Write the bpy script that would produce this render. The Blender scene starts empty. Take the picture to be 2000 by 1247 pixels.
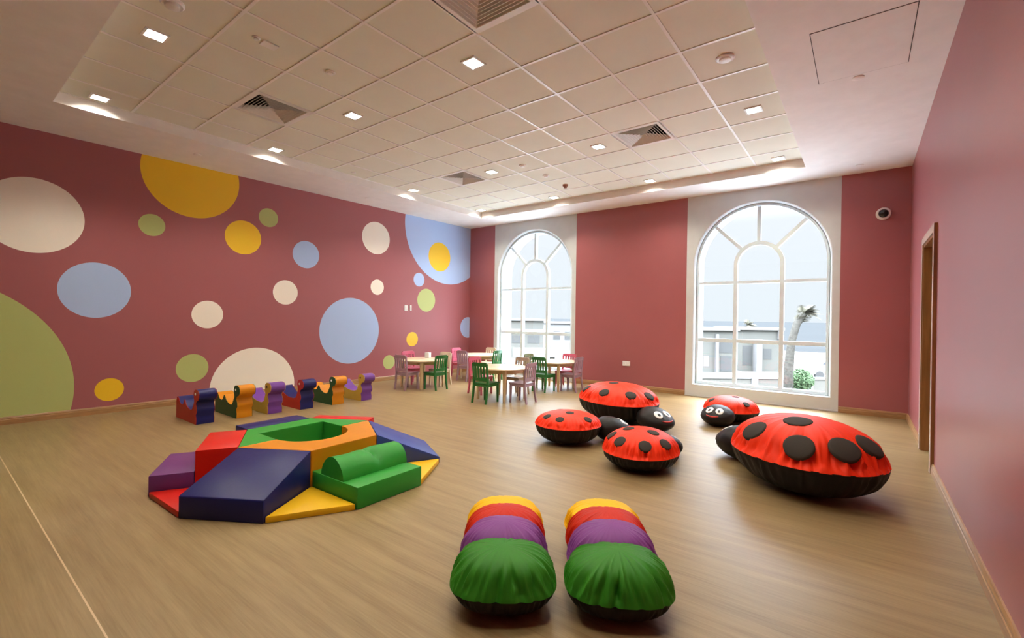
import bpy, bmesh, math, random
from mathutils import Vector, Matrix, noise
from mathutils.bvhtree import BVHTree
from mathutils.geometry import tessellate_polygon
sc = bpy.context.scene
C = sc.collection
PI = math.pi

# ------------------------------------------------------------------ camera
YAW, PITCH, ROLL, FPX, H = 0.6524, -0.0034, 0.0146, 894.73, 1.2987
cy, sy, cp, sp = math.cos(YAW), math.sin(YAW), math.cos(PITCH), math.sin(PITCH)
FW = Vector((-sy*cp, cy*cp, sp)); R0 = Vector((cy, sy, 0)); U0 = R0.cross(FW)
RT = math.cos(ROLL)*R0 + math.sin(ROLL)*U0; UP = -math.sin(ROLL)*R0 + math.cos(ROLL)*U0
cam = bpy.data.cameras.new('camera'); cam.sensor_width = 36; cam.lens = FPX/2000*36
cam.clip_end = 5000; cam.clip_start = 0.02
camo = bpy.data.objects.new('camera', cam); C.objects.link(camo)
M = Matrix((RT, UP, -FW)).transposed().to_4x4(); M.translation = Vector((0, 0, H))
camo.matrix_world = M; sc.camera = camo

# ------------------------------------------------------------------ view, world, daylight
sc.view_settings.view_transform = 'Standard'; sc.view_settings.look = 'None'
sc.view_settings.exposure = 0.85; sc.view_settings.gamma = 1.0; sc.view_settings.use_curve_mapping = False
sc.cycles.use_denoising = True
sc.cycles.max_bounces = 10; sc.cycles.diffuse_bounces = 6
sc.cycles.sample_clamp_indirect = 6
LAMP = 375.0            # radiance of the downlight diffusers
world = bpy.data.worlds.new('sky'); sc.world = world; world.use_nodes = True
wn = world.node_tree; wn.nodes.clear()
o_ = wn.nodes.new('ShaderNodeOutputWorld'); bg = wn.nodes.new('ShaderNodeBackground')
tc = wn.nodes.new('ShaderNodeTexCoord'); sx = wn.nodes.new('ShaderNodeSeparateXYZ'); rp = wn.nodes.new('ShaderNodeValToRGB')
wn.links.new(tc.outputs['Generated'], sx.inputs[0]); wn.links.new(sx.outputs['Z'], rp.inputs[0])
wn.links.new(rp.outputs[0], bg.inputs[0]); wn.links.new(bg.outputs[0], o_.inputs[0])
e = rp.color_ramp.elements                       # hazy bright overcast: pale at the horizon, brighter overhead
e[0].position = 0.0; e[0].color = (.042, .0455, .048, 1)
e[1].position = 0.80; e[1].color = (1.7, 1.82, 2.0, 1)
for ps_, cl_ in ((.19, (.044, .0465, .049)), (.32, (.12, .132, .15)), (.46, (.7, .8, .92)), (.60, (1.6, 1.72, 1.9))):
    m_ = e.new(ps_); m_.color = (*cl_, 1)
bg.inputs[1].default_value = 12.0
# skylight portals in the two window openings
def portal(x, z, w, h):
    l = bpy.data.lights.new('window_portal', 'AREA'); l.shape = 'RECTANGLE'; l.size = w; l.size_y = h
    l.cycles.is_portal = True
    o = bpy.data.objects.new('window_portal', l); C.objects.link(o)
    o.location = (x, 8.62, z); o.rotation_euler = (-PI/2, 0, 0)
portal(-1.325, 1.7, 1.95, 3.1); portal(-5.655, 1.7, 1.95, 3.1)

# ------------------------------------------------------------------ helpers
def tag(o, label=None, cat=None, group=None, kind=None):
    if label: o['label'] = label
    if cat: o['category'] = cat
    if group: o['group'] = group
    if kind: o['kind'] = kind
    return o
def empty(name, loc=(0, 0, 0), rz=0, label=None, cat=None, group=None, kind=None):
    o = bpy.data.objects.new(name, None); C.objects.link(o); o.empty_display_size = .1
    o.location = loc; o.rotation_euler = (0, 0, rz)
    return tag(o, label, cat, group, kind)
def obj(name, bm, mat, parent=None, smooth=False, loc=None, mats=None):
    me = bpy.data.meshes.new(name)
    bmesh.ops.recalc_face_normals(bm, faces=bm.faces[:])
    bm.to_mesh(me); bm.free()
    for m in (mats or [mat]): me.materials.append(m)
    if smooth:
        for p in me.polygons: p.use_smooth = True
    o = bpy.data.objects.new(name, me); C.objects.link(o)
    if parent: o.parent = parent
    if loc: o.location = loc
    return o
def sharp(o, ang=35):
    me = o.data
    for p in me.polygons: p.use_smooth = True
    bm = bmesh.new(); bm.from_mesh(me)
    for ed in bm.edges:
        if len(ed.link_faces) == 2: ed.smooth = ed.calc_face_angle(0) < math.radians(ang)
        else: ed.smooth = False
    bm.to_mesh(me); bm.free(); return o
def node_mat(name, col, rough=.5, spec=.5, bump=0, bscale=60, vary=0, vscale=6, sheen=0, metal=0, coat=0, stretch=(1, 1, 1)):
    m = bpy.data.materials.new(name); m.use_nodes = True
    nt = m.node_tree; b = nt.nodes['Principled BSDF']
    b.inputs['Base Color'].default_value = (*col, 1); b.inputs['Roughness'].default_value = rough
    b.inputs['Specular IOR Level'].default_value = spec; b.inputs['Metallic'].default_value = metal
    b.inputs['Coat Weight'].default_value = coat
    if sheen: b.inputs['Sheen Weight'].default_value = sheen
    t = nt.nodes.new('ShaderNodeTexCoord'); mp = nt.nodes.new('ShaderNodeMapping'); mp.inputs['Scale'].default_value = stretch
    nt.links.new(t.outputs['Object'], mp.inputs[0])
    n = nt.nodes.new('ShaderNodeTexNoise'); n.inputs['Scale'].default_value = vscale; n.inputs['Detail'].default_value = 4
    nt.links.new(mp.outputs[0], n.inputs['Vector'])
    r = nt.nodes.new('ShaderNodeValToRGB'); v = vary or .03
    r.color_ramp.elements[0].position = .3; r.color_ramp.elements[1].position = .7
    r.color_ramp.elements[0].color = (*[c*(1-v) for c in col], 1); r.color_ramp.elements[1].color = (*[min(c*(1+v), 1) for c in col], 1)
    nt.links.new(n.outputs[0], r.inputs[0]); nt.links.new(r.outputs[0], b.inputs['Base Color'])
    if bump:
        n2 = nt.nodes.new('ShaderNodeTexNoise'); n2.inputs['Scale'].default_value = bscale; n2.inputs['Detail'].default_value = 3
        nt.links.new(mp.outputs[0], n2.inputs['Vector'])
        bp = nt.nodes.new('ShaderNodeBump'); bp.inputs['Strength'].default_value = bump; bp.inputs['Distance'].default_value = .01
        nt.links.new(n2.outputs[0], bp.inputs['Height']); nt.links.new(bp.outputs[0], b.inputs['Normal'])
    return m
def emit_mat(name, col, s):
    m = bpy.data.materials.new(name); m.use_nodes = True; nt = m.node_tree; nt.nodes.clear()
    o = nt.nodes.new('ShaderNodeOutputMaterial'); e = nt.nodes.new('ShaderNodeEmission')
    e.inputs[0].default_value = (*col, 1); e.inputs[1].default_value = s; nt.links.new(e.outputs[0], o.inputs[0]); return m
def add_box(bm, x0, x1, y0, y1, z0, z1, mi=0):
    vs = [bm.verts.new(p) for p in ((x0, y0, z0), (x1, y0, z0), (x1, y1, z0), (x0, y1, z0), (x0, y0, z1), (x1, y0, z1), (x1, y1, z1), (x0, y1, z1))]
    for f in ((3, 2, 1, 0), (4, 5, 6, 7), (0, 1, 5, 4), (1, 2, 6, 5), (2, 3, 7, 6), (3, 0, 4, 7)):
        bm.faces.new([vs[i] for i in f]).material_index = mi
    return vs
def box(x0, x1, y0, y1, z0, z1, bev=0, seg=2):
    bm = bmesh.new(); add_box(bm, x0, x1, y0, y1, z0, z1)
    if bev: bmesh.ops.bevel(bm, geom=bm.edges[:], offset=bev, segments=seg, affect='EDGES', profile=.5)
    return bm
def hull8(bot, top, bev=0):          # prism between two polygons of equal count
    bm = bmesh.new(); n = len(bot)
    a = [bm.verts.new(p) for p in bot]; b = [bm.verts.new(p) for p in top]
    bm.faces.new(a[::-1]); bm.faces.new(b)
    for i in range(n): bm.faces.new((a[i], a[(i+1) % n], b[(i+1) % n], b[i]))
    if bev: bmesh.ops.bevel(bm, geom=bm.edges[:], offset=bev, segments=2, affect='EDGES', profile=.5)
    return bm
def quad(bm, pts, mi=0):
    f = bm.faces.new([bm.verts.new(p) for p in pts]); f.material_index = mi; return f
def add_tube(bm, pts, rad, n=10, cap=True):
    pts = [Vector(p) for p in pts]; rings = []
    if not isinstance(rad, (list, tuple)): rad = [rad]*len(pts)
    for i, p in enumerate(pts):
        d = (pts[min(i+1, len(pts)-1)]-pts[max(i-1, 0)]).normalized()
        u = d.orthogonal().normalized() if i == 0 else (pu - d*pu.dot(d)).normalized()
        pu = u; w = d.cross(u)
        rings.append([bm.verts.new(p+(u*math.cos(2*PI*k/n)+w*math.sin(2*PI*k/n))*rad[i]) for k in range(n)])
    for a, b in zip(rings, rings[1:]):
        for k in range(n): bm.faces.new((a[k], a[(k+1) % n], b[(k+1) % n], b[k]))
    if cap: bm.faces.new(rings[0][::-1]); bm.faces.new(rings[-1])
def add_lathe(bm, prof, n=24, axis='Z', c=(0, 0, 0)):   # prof: (r, h)
    rings = []
    for r, h in prof:
        ring = []
        for k in range(n):
            a = 2*PI*k/n; p = (r*math.cos(a), r*math.sin(a), h)
            if axis == 'Y': p = (p[0], h, p[1])
            if axis == 'X': p = (h, p[0], p[1])
            ring.append(bm.verts.new(Vector(p)+Vector(c)))
        rings.append(ring)
    for a, b in zip(rings, rings[1:]):
        for k in range(n): bm.faces.new((a[k], a[(k+1) % n], b[(k+1) % n], b[k]))
    bm.faces.new(rings[0][::-1]); bm.faces.new(rings[-1])

# ------------------------------------------------------------------ room dimensions
XR, D, HC, XL, SK, ZT = 0.508, 8.113, 3.408, -7.481, -0.0288, 3.528
YF = -2.6
def xl(y): return XL + SK*(D-y)

# ------------------------------------------------------------------ materials
PAINT = (.365, .115, .124)
paint = node_mat('wall_paint', PAINT, .36, .5, bump=.04, bscale=250, vary=.04, vscale=1.2)
CREAMP = (.78, .70, .62)
white_plaster = node_mat('white_plaster', (.62, .66, .67), .6, .3, bump=.03, bscale=200)
ceil_paint = node_mat('ceiling_paint', (.87, .84, .81), .7, .3, bump=.02, bscale=200)
tile_mat = node_mat('ceiling_tile', (.76, .74, .63), .85, .2, bump=.1, bscale=300, vary=.02, vscale=3)
tbar_mat = node_mat('ceiling_grid_white', (.86, .82, .78), .35, .5)
base_wood = node_mat('baseboard_wood', (.36, .20, .085), .32, .5, vary=.18, vscale=5, stretch=(1, 1, 14))
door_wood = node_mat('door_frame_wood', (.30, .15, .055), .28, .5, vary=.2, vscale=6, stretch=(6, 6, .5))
win_white = node_mat('window_white', (.70, .84, .90), .35, .5)
metal_white = node_mat('lamp_white_metal', (.85, .82, .78), .4, .5)
dark_metal = node_mat('dark_plenum', (.05, .045, .035), .6, .3)
vent_mat = node_mat('vent_metal', (.70, .66, .60), .4, .5)
plastic_white = node_mat('white_plastic', (.82, .8, .78), .35, .5)
black_gloss = node_mat('black_gloss', (.012, .012, .014), .12, .6)
lamp_emit = emit_mat('lamp_glow', (1.0, .92, .77), LAMP)
# prismatic lens: most of the light leaves the diffuser downwards, little of it sideways
nt = lamp_emit.node_tree; ge = nt.nodes.new('ShaderNodeNewGeometry'); dp = nt.nodes.new('ShaderNodeVectorMath'); dp.operation = 'DOT_PRODUCT'
nt.links.new(ge.outputs['Normal'], dp.inputs[0]); nt.links.new(ge.outputs['Incoming'], dp.inputs[1])
mr = nt.nodes.new('ShaderNodeMapRange'); mr.interpolation_type = 'SMOOTHSTEP'
for i_, v_ in ((1, .30), (2, .84), (3, 6.0), (4, LAMP)): mr.inputs[i_].default_value = v_
nt.links.new(dp.outputs['Value'], mr.inputs[0])
nt.links.new(mr.outputs[0], [n_ for n_ in nt.nodes if n_.type == 'EMISSION'][0].inputs[1])
glass = bpy.data.materials.new('window_glass'); glass.use_nodes = True
nt = glass.node_tree; nt.nodes.clear()
o_ = nt.nodes.new('ShaderNodeOutputMaterial'); mx = nt.nodes.new('ShaderNodeMixShader'); tr = nt.nodes.new('ShaderNodeBsdfTransparent')
gl = nt.nodes.new('ShaderNodeBsdfGlossy'); gl.inputs['Roughness'].default_value = .02; fr = nt.nodes.new('ShaderNodeFresnel'); fr.inputs[0].default_value = 1.45
tr.inputs[0].default_value = (.95, .97, .98, 1)
nt.links.new(fr.outputs[0], mx.inputs[0]); nt.links.new(tr.outputs[0], mx.inputs[1]); nt.links.new(gl.outputs[0], mx.inputs[2]); nt.links.new(mx.outputs[0], o_.inputs[0])

# floor: brushed wood-look vinyl, grain along x, one pale welded seam
floor_mat = bpy.data.materials.new('vinyl_floor'); floor_mat.use_nodes = True
nt = floor_mat.node_tree; b = nt.nodes['Principled BSDF']
t = nt.nodes.new('ShaderNodeTexCoord')
def nz(scale, sc3, det=5, rough=.6, rot=0):
    mp = nt.nodes.new('ShaderNodeMapping'); mp.inputs['Scale'].default_value = sc3; mp.inputs['Rotation'].default_value = (0, 0, rot)
    nt.links.new(t.outputs['Object'], mp.inputs[0])
    n = nt.nodes.new('ShaderNodeTexNoise'); n.inputs['Scale'].default_value = scale; n.inputs['Detail'].default_value = det; n.inputs['Roughness'].default_value = rough
    nt.links.new(mp.outputs[0], n.inputs['Vector']); return n
n1 = nz(1.0, (1.1, 16, 1)); n2 = nz(1.0, (4, 110, 1), 3); n3 = nz(.8, (1, 1.6, 1), 2)
def mth(op, a, b_):
    m = nt.nodes.new('ShaderNodeMath'); m.operation = op
    for i, v in enumerate((a, b_)):
        if isinstance(v, (int, float)): m.inputs[i].default_value = v
        else: nt.links.new(v, m.inputs[i])
    return m.outputs[0]
s = mth('ADD', mth('MULTIPLY', n1.outputs[0], .55), mth('MULTIPLY', n2.outputs[0], .25)); s = mth('ADD', s, mth('MULTIPLY', n3.outputs[0], .2))
r = nt.nodes.new('ShaderNodeValToRGB'); nt.links.new(s, r.inputs[0])
r.color_ramp.elements[0].position = .36; r.color_ramp.elements[0].color = (.20, .130, .052, 1)
r.color_ramp.elements[1].position = .64; r.color_ramp.elements[1].color = (.345, .250, .122, 1)
sp_ = nt.nodes.new('ShaderNodeSeparateXYZ'); nt.links.new(t.outputs['Object'], sp_.inputs[0])
line = mth('LESS_THAN', mth('ABSOLUTE', mth('SUBTRACT', sp_.outputs['Y'], .478), 0), .0035)
mixc = nt.nodes.new('ShaderNodeMixRGB'); nt.links.new(line, mixc.inputs[0]); nt.links.new(r.outputs[0], mixc.inputs[1]); mixc.inputs[2].default_value = (.62, .47, .30, 1)
nt.links.new(mixc.outputs[0], b.inputs['Base Color'])
rr = mth('ADD', mth('MULTIPLY', n1.outputs[0], .16), .31); nt.links.new(rr, b.inputs['Roughness'])
bp = nt.nodes.new('ShaderNodeBump'); bp.inputs['Strength'].default_value = .08; bp.inputs['Distance'].default_value = .004
nt.links.new(n2.outputs[0], bp.inputs['Height']); nt.links.new(bp.outputs[0], b.inputs['Normal'])
b.inputs['Specular IOR Level'].default_value = .5

# left wall: the same paint with coloured painted circles (y, z, radius) in wall coordinates
CIRC = {'white': ((.93, .87, .76), [(.854, 2.409, .436), (5.489, 2.810, .313), (2.633, 1.276, .203), (3.757, 1.660, .203), (5.527, 1.854, .151), (3.294, .133, .627)]),
 'blue': ((.42, .56, .86), [(4.098, 2.325, .233), (6.564, 2.078, .147), (8.054, 1.045, .245), (4.963, 1.007, .612), (1.400, 1.566, .348), (7.407, 3.264, 1.234)]),
 'green': ((.47, .53, .19), [(1.963, 2.480, .148), (3.472, 2.848, .149), (6.772, 1.646, .248), (5.823, .364, .141), (2.451, .503, .201), (-.124, .369, 1.335)]),
 'yellow': ((.88, .55, .02), [(3.104, 2.477, .259), (7.137, 2.625, .321), (6.402, .809, .150), (1.543, .296, .145), (2.432, 3.268, .603)])}
dots = bpy.data.materials.new('wall_paint_with_circles'); dots.use_nodes = True
nt = dots.node_tree; b = nt.nodes['Principled BSDF']; t = nt.nodes.new('ShaderNodeTexCoord')
b.inputs['Roughness'].default_value = .40
prev = nt.nodes.new('ShaderNodeRGB').outputs[0]; prev.default_value = (*PAINT, 1)
mpz = nt.nodes.new('ShaderNodeMapping'); mpz.inputs['Scale'].default_value = (0, 1, 1); nt.links.new(t.outputs['Object'], mpz.inputs[0])
for k in ('white', 'blue', 'green', 'yellow'):
    col, L = CIRC[k]
    for (cy_, cz_, cr_) in L:
        vd = nt.nodes.new('ShaderNodeVectorMath'); vd.operation = 'DISTANCE'; vd.inputs[1].default_value = (0, cy_, cz_)
        nt.links.new(mpz.outputs[0], vd.inputs[0])
        lt = nt.nodes.new('ShaderNodeMath'); lt.operation = 'LESS_THAN'; lt.inputs[1].default_value = cr_; nt.links.new(vd.outputs['Value'], lt.inputs[0])
        mr = nt.nodes.new('ShaderNodeMixRGB'); nt.links.new(lt.outputs[0], mr.inputs[0]); nt.links.new(prev, mr.inputs[1]); mr.inputs[2].default_value = (*col, 1); prev = mr.outputs[0]
nt.links.new(prev, b.inputs['Base Color'])

# ------------------------------------------------------------------ room shell
def struct(name, bm, m, parent=None, **k):
    o = obj(name, bm, m, parent, **k)
    if not parent: o['kind'] = 'structure'
    return o
bm = bmesh.new(); add_box(bm, xl(YF)-.3, XR+1.4, YF-.1, D+.02, -.12, 0); struct('floor', bm, floor_mat)
bm = bmesh.new()

v = [(xl(YF), YF, 0), (xl(D), D, 0), (xl(D), D, HC), (xl(YF), YF, HC)]
a = [bm.verts.new(p) for p in v]; c_ = [bm.verts.new((p[0]-.15, p[1], p[2])) for p in v]
bm.faces.new(a); bm.faces.new(c_[::-1])
for i in range(4): bm.faces.new((a[i], a[(i+1) % 4], c_[(i+1) % 4], c_[i]))
struct('wall_left', bm, dots)
bm = bmesh.new(); add_box(bm, xl(YF)-.1, XR+.1, YF-.15, YF, 0, HC); struct('wall_front', bm, paint)
# right wall with a doorway
DY0, DY1, DZ = 5.42, 6.30, 2.10
bm = bmesh.new(); T = .2
add_box(bm, XR, XR+T, YF, DY0, 0, HC); add_box(bm, XR, XR+T, DY1, D+.1, 0, HC); add_box(bm, XR, XR+T, DY0, DY1, DZ, HC)
struct('wall_right', bm, paint)
# back wall: painted stretches and two white plaster bays with arched openings
P1, P2 = (-6.721, -4.592), (-2.418, -.258)
W1, W2 = -5.655, -1.325
OZ, OR, SPZ = .20, .98, 2.235
def arch(cx, r, zb, zs, n=40):
    pts = [(cx-r, zb), (cx+r, zb)]
    for k in range(n+1):
        a = PI*k/n; pts.append((cx+r*math.cos(a), zs+r*math.sin(a)))
    return pts
bm = bmesh.new()
for x0, x1 in ((XL-.1, P1[0]), (P1[1], P2[0]), (P2[1], XR)):
    quad(bm, [(x0, D, 0), (x1, D, 0), (x1, D, HC), (x0, D, HC)], 0)
for (x0, x1), cx in ((P1, W1), (P2, W2)):
    hole = arch(cx, OR, OZ, SPZ); outer = [(x0, 0), (x1, 0), (x1, HC), (x0, HC)]
    allp = [Vector((p[0], p[1], 0)) for p in outer]+[Vector((p[0], p[1], 0)) for p in hole]
    tri = tessellate_polygon([[Vector((p[0], p[1], 0)) for p in outer], [Vector((p[0], p[1], 0)) for p in hole]])
    vs = [bm.verts.new((p.x, D, p.y)) for p in allp]
    for q in tri:
        try: bm.faces.new([vs[i] for i in q]).material_index = 1
        except ValueError: pass
    # moulded edge and deep reveal
    prof = [(OR, 0, OZ), (OR-.012, .006, OZ+.004), (OR-.03, .03, OZ+.008), (OR-.035, .10, OZ+.010), (OR-.045, .16, OZ+.02), (OR-.045, .48, OZ+.02)]
    prev = None
    for r_, dy, zb in prof:
        ring = [bm.verts.new((p[0], D+dy, p[1])) for p in arch(cx, r_, zb, SPZ)]
        if prev:
            n = len(ring)
            for i in range(n): bm.faces.new((prev[i], prev[(i+1) % n], ring[(i+1) % n], ring[i])).material_index = 1
        prev = ring
    # outer face of the wall around the opening
bmesh.ops.remove_doubles(bm, verts=bm.verts[:], dist=1e-5)
o = struct('wall_back', bm, paint, mats=[paint, white_plaster])
# skirting
def skirt(name, x0, y0, x1, y1, nx, ny, h=.088, t_=.02):
    d = Vector((x1-x0, y1-y0, 0)); L = d.length; d.normalize(); nrm = Vector((nx, ny, 0))
    bm = bmesh.new(); prof = [(0, 0), (t_, 0), (t_, h*.62), (t_*.8, h*.66), (t_*.8, h*.82), (t_*.45, h), (0, h)]
    A = [bm.verts.new(Vector((x0, y0, z))+nrm*w) for w, z in prof]; B = [bm.verts.new(Vector((x1, y1, z))+nrm*w) for w, z in prof]
    n = len(prof)
    for i in range(n): bm.faces.new((A[i], A[(i+1) % n], B[(i+1) % n], B[i]))
    bm.faces.new(A[::-1]); bm.faces.new(B)
    return struct(name, bm, base_wood)
skirt('baseboard_left', xl(YF), YF, XL, D, 1, 0)
skirt('baseboard_back', P1[1], D, P2[0], D, 0, -1)
skirt('baseboard_back', P2[1], D, XR, D, 0, -1)
skirt('baseboard_back', XL, D, P1[0], D, 0, -1)
skirt('baseboard_right', XR, YF, XR, DY0-.07, -1, 0)
skirt('baseboard_right', XR, DY1+.07, XR, D, -1, 0)
# thin pale strip at the foot of each white bay
for i, (x0, x1) in enumerate((P1, P2)):
    bm = box(x0, x1, D-.012, D, 0, .022, .003); struct('trim_%d' % (i+1), bm, white_plaster)

# ------------------------------------------------------------------ ceiling
TX0, TX1, TY0, TY1 = -6.505, -.641, .845, 7.38
gx = [-6.037+.6*i for i in range(9)]; gy = [.87+.6*j for j in range(1, 11)]
bm = bmesh.new()
for (x0, x1, y0, y1) in ((-8.1, TX0, YF-.1, D+.02), (TX1, XR+.1, YF-.1, D+.02), (TX0, TX1, YF-.1, TY0), (TX0, TX1, TY1, D+.02)):
    add_box(bm, x0, x1, y0, y1, HC, HC+.14)
struct('ceiling', bm, ceil_paint)
LX = [-6.337, -4.537, -2.737, -.937]; LY = [1.17, 2.97, 5.37, 7.17]
LIGHTS = [(x, y) for x in LX for y in LY]
VENTS = [(-5.137, 2.37), (-2.137, 2.37), (-2.137, 5.37), (-5.137, 5.37)]
xs = [TX0]+gx+[-.637+.004]; ys = [TY0]+[.87+.6*j for j in range(1, 11)]+[TY1]
xs[-1] = TX1
bm = bmesh.new(); LH = .07
for i in range(len(xs)-1):
    for j in range(len(ys)-1):
        x0, x1, y0, y1 = xs[i], xs[i+1], ys[j], ys[j+1]
        if any(x0 < vx < x1 and y0 < vy < y1 for vx, vy in VENTS): continue
        L = [(lx, ly) for lx, ly in LIGHTS if x0 < lx < x1 and y0 < ly < y1]
        if L:
            lx, ly = L[0]
            for q in ((x0, x1, y0, ly-LH), (x0, x1, ly+LH, y1), (x0, lx-LH, ly-LH, ly+LH), (lx+LH, x1, ly-LH, ly+LH)):
                quad(bm, [(q[0], q[2], ZT), (q[0], q[3], ZT), (q[1], q[3], ZT), (q[1], q[2], ZT)])
        else: quad(bm, [(x0, y0, ZT), (x0, y1, ZT), (x1, y1, ZT), (x1, y0, ZT)])
struct('ceiling_tiles', bm, tile_mat)
bm = bmesh.new(); w = .012
for x in gx: add_box(bm, x-w, x+w, TY0, TY1, ZT-.006, ZT+.001)
for y in gy: add_box(bm, TX0, TX1, y-w, y+w, ZT-.0055, ZT+.001)
for (x0, x1, y0, y1) in ((TX0, TX0+.02, TY0, TY1), (TX1-.02, TX1, TY0, TY1), (TX0, TX1, TY0, TY0+.02), (TX0, TX1, TY1-.02, TY1)):
    add_box(bm, x0, x1, y0, y1, ZT-.005, ZT+.001)
struct('trim_3', bm, tbar_mat)
bm = bmesh.new(); add_box(bm, -8.1, XR+.3, YF-.2, D+.02, ZT+.5, ZT+.55); struct('ceiling_slab', bm, dark_metal)

# square downlights
def downlight(x, y, label, grp='square recessed downlights in the ceiling tray'):
    root = empty('downlight', (x, y, ZT-.006), 0, label, 'ceiling light', grp)
    bm = bmesh.new(); o1, i1 = .08, .063
    for (x0, x1, y0, y1) in ((-o1, o1, -o1, -i1), (-o1, o1, i1, o1), (-o1, -i1, -i1, i1), (i1, o1, -i1, i1)): add_box(bm, x0, x1, y0, y1, -.004, .006)
    for (x0, x1, y0, y1) in ((-i1-.004, i1+.004, -i1-.004, -i1), (-i1-.004, i1+.004, i1, i1+.004), (-i1-.004, -i1, -i1, i1), (i1, i1+.004, -i1, i1)): add_box(bm, x0, x1, y0, y1, .006, .05)
    obj('rim', bm, metal_white, root)
    bm = bmesh.new(); add_box(bm, -i1, i1, -i1, i1, .016, .05); obj('diffuser', bm, lamp_emit, root)
    return root
row = {1.17: 'nearest row', 2.97: 'second row', 5.37: 'third row', 7.17: 'row nearest the windows'}
colm = {-6.337: 'in the column beside the wall of circles', -4.537: 'in the second column from the wall of circles', -2.737: 'in the third column from the wall of circles', -.937: 'in the column towards the plain pink wall'}
for x, y in LIGHTS:
    downlight(x, y, 'square recessed downlight, %s, %s' % (row[y], colm[x]))

# four-way air diffusers
def vent(x, y, label):
    root = empty('air_diffuser', (x, y, ZT-.006), 0, label, 'air vent', 'square louvred air diffusers in the tile ceiling')
    bm = bmesh.new(); o1, i1 = .297, .255
    for (x0, x1, y0, y1) in ((-o1, o1, -o1, -i1), (-o1, o1, i1, o1), (-o1, -i1, -i1, i1), (i1, o1, -i1, i1)): add_box(bm, x0, x1, y0, y1, 0, .012)
    obj('frame', bm, metal_white, root)
    bm = bmesh.new()
    for k in range(8):
        s0 = .255-k*.031; s1 = max(s0-.036, .004); z0, z1 = .002, .046
        for tk in (0,):
            P = []
            for s_, z_ in ((s0, z0), (s0-.004, z0), (s1-.004 if s1 > .01 else s1, z1), (s1, z1)):
                P.append([bm.verts.new((a_*s_, b_*s_, z_)) for a_, b_ in ((-1, -1), (1, -1), (1, 1), (-1, 1))])
            for i in range(4):
                A, B = P[i], P[(i+1) % 4]
                for j in range(4): bm.faces.new((A[j], A[(j+1) % 4], B[(j+1) % 4], B[j]))
    obj('louvre', bm, vent_mat, root)
    bm = bmesh.new()
    add_box(bm, -.3, .3, -.3, .3, .13, .14)
    for (x0, x1, y0, y1) in ((-.3, .3, -.3, -.29), (-.3, .3, .29, .3), (-.3, -.29, -.29, .29), (.29, .3, -.29, .29)): add_box(bm, x0, x1, y0, y1, .013, .13)
    obj('duct_box', bm, dark_metal, root)
vent(*VENTS[0], 'square louvred air diffuser above the wall of circles, left of the photo')
vent(*VENTS[1], 'square louvred air diffuser cut by the top edge of the photo')
vent(*VENTS[2], 'square louvred air diffuser right of centre, above the large window side')
vent(*VENTS[3], 'small distant square louvred air diffuser above the children\'s tables')

# ceiling devices
def disc_device(name, x, y, z, r, h, label, cat, mat=plastic_white, grp=None):
    root = empty(name, (x, y, z), 0, label, cat, grp)
    bm = bmesh.new(); add_lathe(bm, [(r, 0), (r, -h*.35), (r*.86, -h*.55), (r*.8, -h*.5)], 32); sharp(obj('base', bm, mat, root))
    bm = bmesh.new(); add_lathe(bm, [(r*.62, -h*.4), (r*.6, -h*.85), (r*.4, -h), (r*.05, -h)], 32); sharp(obj('sensor_cap', bm, mat, root))
    return root
disc_device('smoke_detector', -.953, 4.17, ZT, .075, .03, 'round white ceiling detector between grid bars above the large window side', 'smoke detector')
disc_device('smoke_detector', -3.968, 1.12, ZT, .075, .045, 'round ceiling detector cut by the top edge of the photo', 'smoke detector')
disc_device('smoke_detector', -3.972, 5.40, ZT, .05, .03, 'tiny round ceiling sensor right of the distant air diffuser', 'smoke detector')
disc_device('smoke_detector', -3.960, 6.0, ZT, .05, .03, 'tiny round ceiling sensor just before the red-brown beacon', 'smoke detector')
disc_device('sprinkler', -3.91, 2.315, ZT, .045, .02, 'small flat sprinkler cover between the middle and left downlights', 'sprinkler')
disc_device('motion_sensor', -3.912, 1.67, ZT, .03, .022, 'small round sensor beside the sprinkler plate near the top left vent', 'sensor')
disc_device('motion_sensor', -6.34, 4.165, ZT, .04, .02, 'small sensor on the tiles beside the left edge of the tray', 'sensor')
beacon_mat = node_mat('beacon_brown', (.35, .14, .08), .4)
disc_device('ceiling_beacon', -3.964, 6.6, ZT, .045, .06, 'small red-brown ceiling beacon in front of the farthest lights', 'beacon', beacon_mat)
bm = box(-.045, .045, -.06, .06, -.01, 0, .003); o = obj('sprinkler_plate', bm, plastic_white, loc=(-3.93, 1.78, ZT)); tag(o, 'small pale plate on a ceiling tile left of the top centre downlight', 'ceiling plate')
for (x, y, lb) in ((-.055, 4.93, 'round flush cap on the ceiling border below the access hatch'), (-.053, 7.69, 'small flush cap on the ceiling border near the far right corner'), (-7.062, 2.29, 'small flush cap on the ceiling border above the big yellow circle'), (-7.093, 4.95, 'small flush cap on the ceiling border further along the circles wall')):
    root = empty('flush_sprinkler', (x, y, HC), 0, lb, 'sprinkler', 'flush caps on the ceiling border')
    bm = bmesh.new(); add_lathe(bm, [(.045, 0), (.045, -.005), (.038, -.009), (.01, -.010)], 28); sharp(obj('cover', bm, ceil_paint, root))
# access hatch
root = empty('access_hatch', (-.032, 4.42, HC), 0, 'flush square access hatch outlined in the ceiling border at top right', 'access hatch')
obj('hatch_panel', box(-.297, .297, -.437, .437, -.0035, -.0001), ceil_paint, root)
bm = bmesh.new()
for (x0, x1, y0, y1) in ((-.303, .303, -.443, -.438), (-.303, -.298, -.438, .438), (.298, .303, -.438, .438), (-.303, .303, .438, .443)): add_box(bm, x0, x1, y0, y1, -.0015, -.0001)
obj('shadow_gap', bm, dark_metal, root)

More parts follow.
